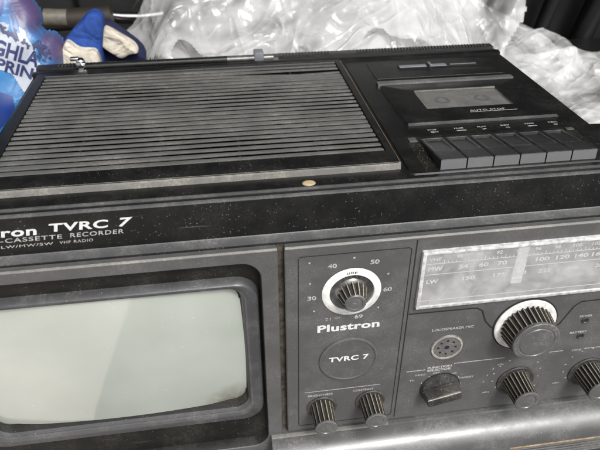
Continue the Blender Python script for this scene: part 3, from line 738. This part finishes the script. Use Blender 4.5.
def crumple(X, Y, seed, amps):
    """folded film: flat facets meeting in sharp creases of many directions"""
    rng = np.random.RandomState(seed); H = np.zeros_like(X)
    wx = 8*np.sin(X/47+seed)+6*np.sin(Y/35+X/80); wy = 8*np.sin(Y/43+2*seed)+6*np.sin(X/60-Y/90)
    for wl, amp in amps:
        n = int(5+260/wl)
        for k in range(n):                       # local ridges: |distance to a line|, fading away from a centre
            cx = rng.uniform(-100, 440); cy = rng.uniform(200, 430); a = rng.uniform(0, np.pi)
            dx = X+wx-cx; dy = Y+wy-cy
            q = dx*np.cos(a)+dy*np.sin(a); l = -dx*np.sin(a)+dy*np.cos(a)
            H += amp*1.6*np.maximum(0, 1-np.abs(q)/(wl*0.45))*np.maximum(0, 1-(l/(wl*2.2))**2)*rng.choice([-1, 1])
        for k in range(3):
            a = rng.uniform(0, np.pi); p = rng.uniform(0, 1)
            q = ((X+wx)*np.cos(a)+(Y+wy)*np.sin(a))/(wl*1.6)+p
            H += amp*0.5*(np.abs((q % 1)-0.5)*4-1)
    return H
def sheet(bm, x0, x1, y0, y1, nx, ny, hf, seed, amps, inside, dz=0):
    X, Y = np.meshgrid(np.linspace(x0, x1, nx), np.linspace(y0, y1, ny))
    H = hf(X, Y)+crumple(X, Y, seed, amps)+dz
    DX = crumple(X+500, Y, seed+7, [(w_, a_*0.7) for w_, a_ in amps[:2]]); DY = crumple(X, Y+500, seed+9, [(w_, a_*0.7) for w_, a_ in amps[:2]])
    ok = inside(X, Y)
    vs = {}
    def vt(j, i):
        if (j, i) not in vs: vs[(j, i)] = bm.verts.new((X[j, i]+DX[j, i], Y[j, i]+DY[j, i]*0.6, H[j, i]))
        return vs[(j, i)]
    for j in range(ny-1):
        for i in range(nx-1):
            if ok[j, i] and ok[j+1, i] and ok[j, i+1] and ok[j+1, i+1]:
                bm.faces.new((vt(j, i), vt(j, i+1), vt(j+1, i+1), vt(j+1, i)))
amps = [(85, 7.5), (38, 4.2), (17, 1.6), (8, 0.3)]
sm = lambda t: np.clip(t, 0, 1)**2*(3-2*np.clip(t, 0, 1))
def hmain(X, Y):
    h = -22+78*sm((Y-222)/120)
    h = h*(1)-np.clip(X-178, 0, 400)*0.60*(0.35+0.65*sm((Y-200)/80))
    h = h-52*sm((-X-28)/60)
    return h
edge_n = lambda Y, s: 7*np.sin(Y/13+s)+5*np.sin(Y/5.3+2*s)
bm = bmesh.new()
sheet(bm, -110, 430, 219, 432, 330, 130, hmain, 3, amps, lambda X, Y: (X > -88+edge_n(Y, 1)+0.16*(Y-220)) & (X < 400+edge_n(Y, 2)), 0)
sheet(bm, -75, 330, 226, 430, 240, 110, hmain, 12, amps, lambda X, Y: (X > -48+edge_n(Y, 3)) & (X < 285+edge_n(Y, 4)) & (Y > 240+edge_n(X, 3)), 9)
sheet(bm, 20, 300, 226, 430, 170, 100, hmain, 22, amps, lambda X, Y: (X > 50+edge_n(Y, 5)) & (X < 255+edge_n(Y, 6)) & (Y > 232+edge_n(X, 7)), -7)
bg1 = obj('plastic_sheet', bm, 'bag', None, angle=24)
bg1.location = (0, 0, Z0*MM)
tag(bg1, 'large heap of clear crumpled polythene behind the television', 'plastic sheet')
bm = bmesh.new()
def hside(X, Y): return 30*sm((Y-190)/80)+-60+12*np.sin((X-230)/60)+12*np.sin((Y-100)/38)
sheet(bm, 238, 480, 110, 300, 160, 150, hside, 31, amps, lambda X, Y: (X+Y*0.25 > 280+edge_n(Y, 1)) & (Y > 128+edge_n(X, 2)) & (X < 470), 0)
sheet(bm, 250, 450, 150, 245, 120, 90, hside, 37, amps, lambda X, Y: (X > 262+edge_n(Y, 1)) & (Y > 175+edge_n(X, 2)) & (X < 440), 8)
bg2 = obj('plastic_bag', bm, 'bag', None, angle=24); bg2.location = (0, 0, Z0*MM)
tag(bg2, 'crumpled clear plastic bag at the right side of the television', 'plastic bag')
def dark_support(name, x0, x1, y0, y1, zt, label):
    o = obj(name, B(x0, x1, y0, y1, 0, zt+Z0, bev=10, seg=3), 'rubber'); tag(o, label, 'box'); return o
dark_support('storage_box', 285, 620, 60, 228, -112, 'black box on the boot floor under the plastic bag at right')

# blue and cream cloths
def slab(name, pix, Y, th, mat, parent=None, lean=0.0, rng=1):
    """a padded piece of cloth: outline given where it stands, with real thickness, softly rounded"""
    pts = [at_y(px, py, Y) for px, py in pix]
    c0 = sum(pts, Vector())/len(pts)
    pts = [Vector((p.x, p.y+(p.z-c0.z)*lean, p.z)) for p in pts]
    # subdivide the outline
    out = []
    k = len(pts)
    for i in range(k):
        p0, p1, p2, p3 = pts[(i-1) % k], pts[i], pts[(i+1) % k], pts[(i+2) % k]
        for t in (0, .25, .5, .75):
            out.append(0.5*((2*p1)+(-p0+p2)*t+(2*p0-5*p1+4*p2-p3)*t*t+(-p0+3*p1-3*p2+p3)*t*t*t))
    bm = bmesh.new(); rings = []
    c = sum(out, Vector())/len(out)
    for s_, d in ((0.9, 1.0), (0.98, 0.8), (1.0, 0.5), (1.0, 0.0), (0.99, -0.15), (0.96, -0.26), (0.88, -0.32), (0.6, -0.36), (0.3, -0.37), (0.02, -0.37)):
        rings.append([c+(p-c)*s_+Vector((0, th*d+0.8*math.sin(p.x/5+p.z/7)*s_, 0.0)) for p in out])
    loops(bm, rings, True, True)
    o = obj(name, bm, mat, parent); o.location = (0, 0, Z0*MM) if parent is None else (0, 0, 0)
    return o
M['blue'] = simple('royal blue cloth', (0.012, 0.06, 0.29), 0.8, var=0.35, vscale=120, bump=0.5)
M['navy'] = simple('navy cloth', (0.010, 0.014, 0.06), 0.85, var=0.3, vscale=120, bump=0.5)
M['cream'] = simple('cream fleece', (0.64, 0.58, 0.48), 0.95, var=0.3, vscale=160, bump=0.8)
for k_ in ('blue', 'navy', 'cream'):
    mt = M[k_]; n = mt.node_tree.nodes; l = mt.node_tree.links; b = n['Principled BSDF']
    b2 = n.new('ShaderNodeBump'); b2.inputs['Strength'].default_value = 0.9; b2.inputs['Distance'].default_value = 0.005
    tc = n.new('ShaderNodeTexCoord').outputs['Object']; l.new(noise(n, l, tc, 48, 2, dist=1.2), b2.inputs['Height'])
    old = b.inputs['Normal'].links[0].from_node; l.new(b2.outputs[0], old.inputs['Normal'])
c1 = slab('cloth', [(58, 70), (60, 50), (66, 38), (77, 25), (86, 15), (92, 12), (98, 13), (103, 19), (103, 34), (102, 50), (100, 72)], 262, 16, 'blue'); tag(c1, 'royal blue padded cloth with cream lining behind the chrome aerial joint', 'cloth')
slab('lining', [(60, 74), (61, 55), (66, 42), (80, 49), (97, 52), (98, 76)], 250, 12, 'cream', c1)
c2 = slab('cloth', [(98, 76), (99, 30), (106, 22), (122, 31), (142, 47), (146, 60), (134, 76)], 282, 14, 'navy'); tag(c2, 'navy edged cream padded cloth beside the polythene heap', 'cloth')
slab('lining', [(101, 44), (102, 34), (104, 28), (109, 29), (118, 34), (130, 41), (136, 46), (138, 52), (130, 54), (122, 58), (112, 53)], 268, 10, 'cream', c2)

# chrome bar and rod
bm = bmesh.new(); P_ = [at_y(x, y, 400) for x, y in ((98, 11), (108, 15), (122, 17), (140, 17), (158, 15), (164, 14))]
tube(bm, P_, [3, 6, 7, 7, 7, 7], 16)
o = obj('metal_bar', bm, 'chrome'); o.location = (0, 0, Z0*MM); tag(o, 'bright chrome bar crossing the dark gap above the cloths', 'bar')
M['beige'] = simple('dull beige metal', (0.20, 0.185, 0.15), 0.5, 0.2, var=0.3)
M['brownm'] = simple('dark brown rod', (0.03, 0.022, 0.016), 0.6)
bm = bmesh.new(); P_ = [at_y(x, y, 345) for x, y in ((25, 23), (44, 21), (90, 18), (112, 16))]; tube(bm, P_, 10.0, 16)
jr = obj('metal_rod', bm, 'brownm'); jr.location = (0, 0, Z0*MM); tag(jr, 'dark round rod with a beige sleeve behind the blue wrap', 'rod')
bm = bmesh.new(); P_ = [at_y(x, y, 345) for x, y in ((46, 18.5), (56, 18.8), (69, 19.2))]; tube(bm, [p+Vector((0, -4, 2)) for p in P_], 8.2, 16); obj('sleeve', bm, 'beige', jr)

# shrink wrapped water bottles: blue printed film with bottle shapes under it
wp = thing('wrapped_pack', 'blue printed film wrapped pack with purple patches and navy lettering', 'wrapped pack', (-190, 262, -Z0))
Ow = Vector((-190, 262, -Z0))
M['wrapw'] = simple('white print on film', (0.44, 0.47, 0.54), 0.35, var=0.35, vscale=60)
M['ink'] = simple('navy ink', (0.012, 0.02, 0.09), 0.4)
M['deepblue'] = simple('deep blue print', (0.006, 0.03, 0.17), 0.35)
Cw = at_y(22, 60, 226)                      # middle of the printed face
ta = R(-27)
nrm = (Vector((0, -261, 160))-Cw).normalized(); uu = Vector((0, 0, 1)).cross(nrm).normalized(); vvv = nrm.cross(uu)
OUT = []
def wsurf(u, v, d=0.0):
    b_ = -0.0020*u*u-0.0020*v*v+1.1*math.sin(u/9+v/13)+0.8*math.sin(v/6-u/15)
    de = 99.0
    for i in range(len(OUT)):
        (x1, y1), (x2, y2) = OUT[i], OUT[(i+1) % len(OUT)]
        L = (x2-x1)**2+(y2-y1)**2; t = max(0, min(1, ((u-x1)*(x2-x1)+(v-y1)*(y2-y1))/L))
        de = min(de, math.hypot(u-x1-t*(x2-x1), v-y1-t*(y2-y1)))
    b_ -= 13*max(0, 1-de/13)**2.2
    return Cw+uu*u+vvv*v+nrm*(b_+d)-Ow
def patch(bm, poly, d):
    """printed area: polygon in wrap coordinates, filled with a fine grid so that it follows the folds"""
    xs = [p[0] for p in poly]; ys = [p[1] for p in poly]; st_ = 0.7
    def ins(x, y):
        c_ = False; k = len(poly)
        for i in range(k):
            (x1, y1), (x2, y2) = poly[i], poly[(i+1) % k]
            if (y1 > y) != (y2 > y) and x < (x2-x1)*(y-y1)/(y2-y1)+x1: c_ = not c_
        return c_
    g = {}
    nx = int((max(xs)-min(xs))/st_)+1; ny = int((max(ys)-min(ys))/st_)+1
    def vt(i, j):
        if (i, j) not in g: g[(i, j)] = bm.verts.new(wsurf(min(xs)+i*st_, min(ys)+j*st_, d))
        return g[(i, j)]
    for i in range(nx):
        for j in range(ny):
            if ins(min(xs)+(i+.5)*st_, min(ys)+(j+.5)*st_): bm.faces.new((vt(i, j), vt(i+1, j), vt(i+1, j+1), vt(i, j+1)))
def px2uv(px, py):
    r_ = ray(px, py); o_ = Vector((0, -261.14, 160)); t = (Cw-o_).dot(nrm)/r_.dot(nrm); p = o_+r_*t-Cw
    return p.dot(uu), p.dot(vvv)
lump = [(-60, -40), (20, -30), (34, -4), (41, 6), (44, 16), (43, 25), (47, 29), (57, 30), (64, 37), (67, 48), (66, 60), (62, 74), (60, 100), (30, 150), (-60, 190)]
OUT += [px2uv(x, y) for x, y in lump]
bm = bmesh.new(); patch(bm, OUT, 0)
mt, n, l, b = newmat('blue film with purple patches')
tc = n.new('ShaderNodeTexCoord').outputs['Object']; wob = noise(n, l, tc, 60, 3)
f = None
for (px, py, ra) in ((31, 13, 0.0165), (57, 46, 0.015), (26, 6, 0.014)):
    u, v = px2uv(px, py); p = wsurf(u, v)*MM
    vm = n.new('ShaderNodeVectorMath'); vm.operation = 'DISTANCE'; l.new(tc, vm.inputs[0]); vm.inputs[1].default_value = p
    g = ramp(n, l, mth(n, l, 'ADD', vm.outputs['Value'], mth(n, l, 'MULTIPLY', wob, 0.006)), ra*0.6+0.003, ra+0.006, 1.0, 0.0)
    f = g if f is None else mth(n, l, 'MAXIMUM', f, g)
l.new(mixc(n, l, f, (0.02, 0.14, 0.34), mixc(n, l, ramp(n, l, noise(n, l, tc, 90, 3), .35, .65), (0.085, 0.05, 0.14), (0.07, 0.07, 0.14))), b.inputs['Base Color'])
b.inputs['Roughness'].default_value = 0.38
bp = n.new('ShaderNodeBump'); bp.inputs['Strength'].default_value = 0.5; bp.inputs['Distance'].default_value = 0.003
l.new(noise(n, l, tc, 55, 3, dist=1.0), bp.inputs['Height']); l.new(bp.outputs[0], b.inputs['Normal'])
M['wrap'] = mt
wr = obj('wrap', bm, 'wrap', wp)
sol = wr.modifiers.new('thickness', 'SOLIDIFY'); sol.thickness = 0.03; sol.offset = -1
wn = lambda l_: [px2uv(x, y) for x, y in l_]
bm = bmesh.new()
patch(bm, wn([(-30, 18), (-5, 22), (3, 22), (9, 25), (8, 30), (14, 34), (20, 33), (19, 27), (25, 31), (27, 38), (36, 50), (33, 56), (42, 66), (40, 100), (24, 92), (12, 74), (-10, 66), (-30, 55)]), 0.35)
obj('white_print', bm, 'wrapw', wr)
bm = bmesh.new()
patch(bm, wn([(-30, -30), (-4, -20), (4, 0), (2, 14), (-2, 20), (-30, 16)]), 0.3)
obj('deep_blue_print', bm, 'deepblue', wr); bm = bmesh.new()
patch(bm, wn([(-20, 98), (0, 92), (12, 96), (16, 112), (0, 130), (-20, 125)]), 0.3)
obj('deep_blue_print', bm, 'deepblue', wr)
bm = bmesh.new()
def wtext(s, px, py, wd, ht):
    u, v = px2uv(px, py); text_bm(bm, s, u, v, wd, ht, 'wrap', 0.8, bold=0.03, rot=ta, warp=wsurf)
wtext('HIGHLA', -26, 48, 45.0, 12.0)
wtext('SPRING', -14, 66, 42, 9.0)
for (x, y, s_) in ((2, 28, 3.2), (7, 33, 2.6), (13, 35, 3.4), (17, 39, 2.2), (24, 42, 2.4), (37, 44, 3), (40, 50, 3.4), (45, 54, 2.6), (34, 47, 2), (28, 46, 2.2), (43, 47, 1.8), (15, 30, 1.6), (41, 43, 1.6), (46, 47, 1.4), (49, 52, 2.0), (39, 57, 2.0), (44, 60, 1.6), (50, 58, 1.3)):
    u, v = px2uv(x, y)
    vs = [bm.verts.new(wsurf(u+s_*(1+0.5*math.sin(i*2.1+x))*math.cos(i*0.785)*0.75, v+s_*(1+0.5*math.sin(i*2.1+x))*math.sin(i*0.785), 0.9)) for i in range(8)]
    bm.faces.new(vs)
obj('print_lettering', bm, 'ink', wr, smooth=False)
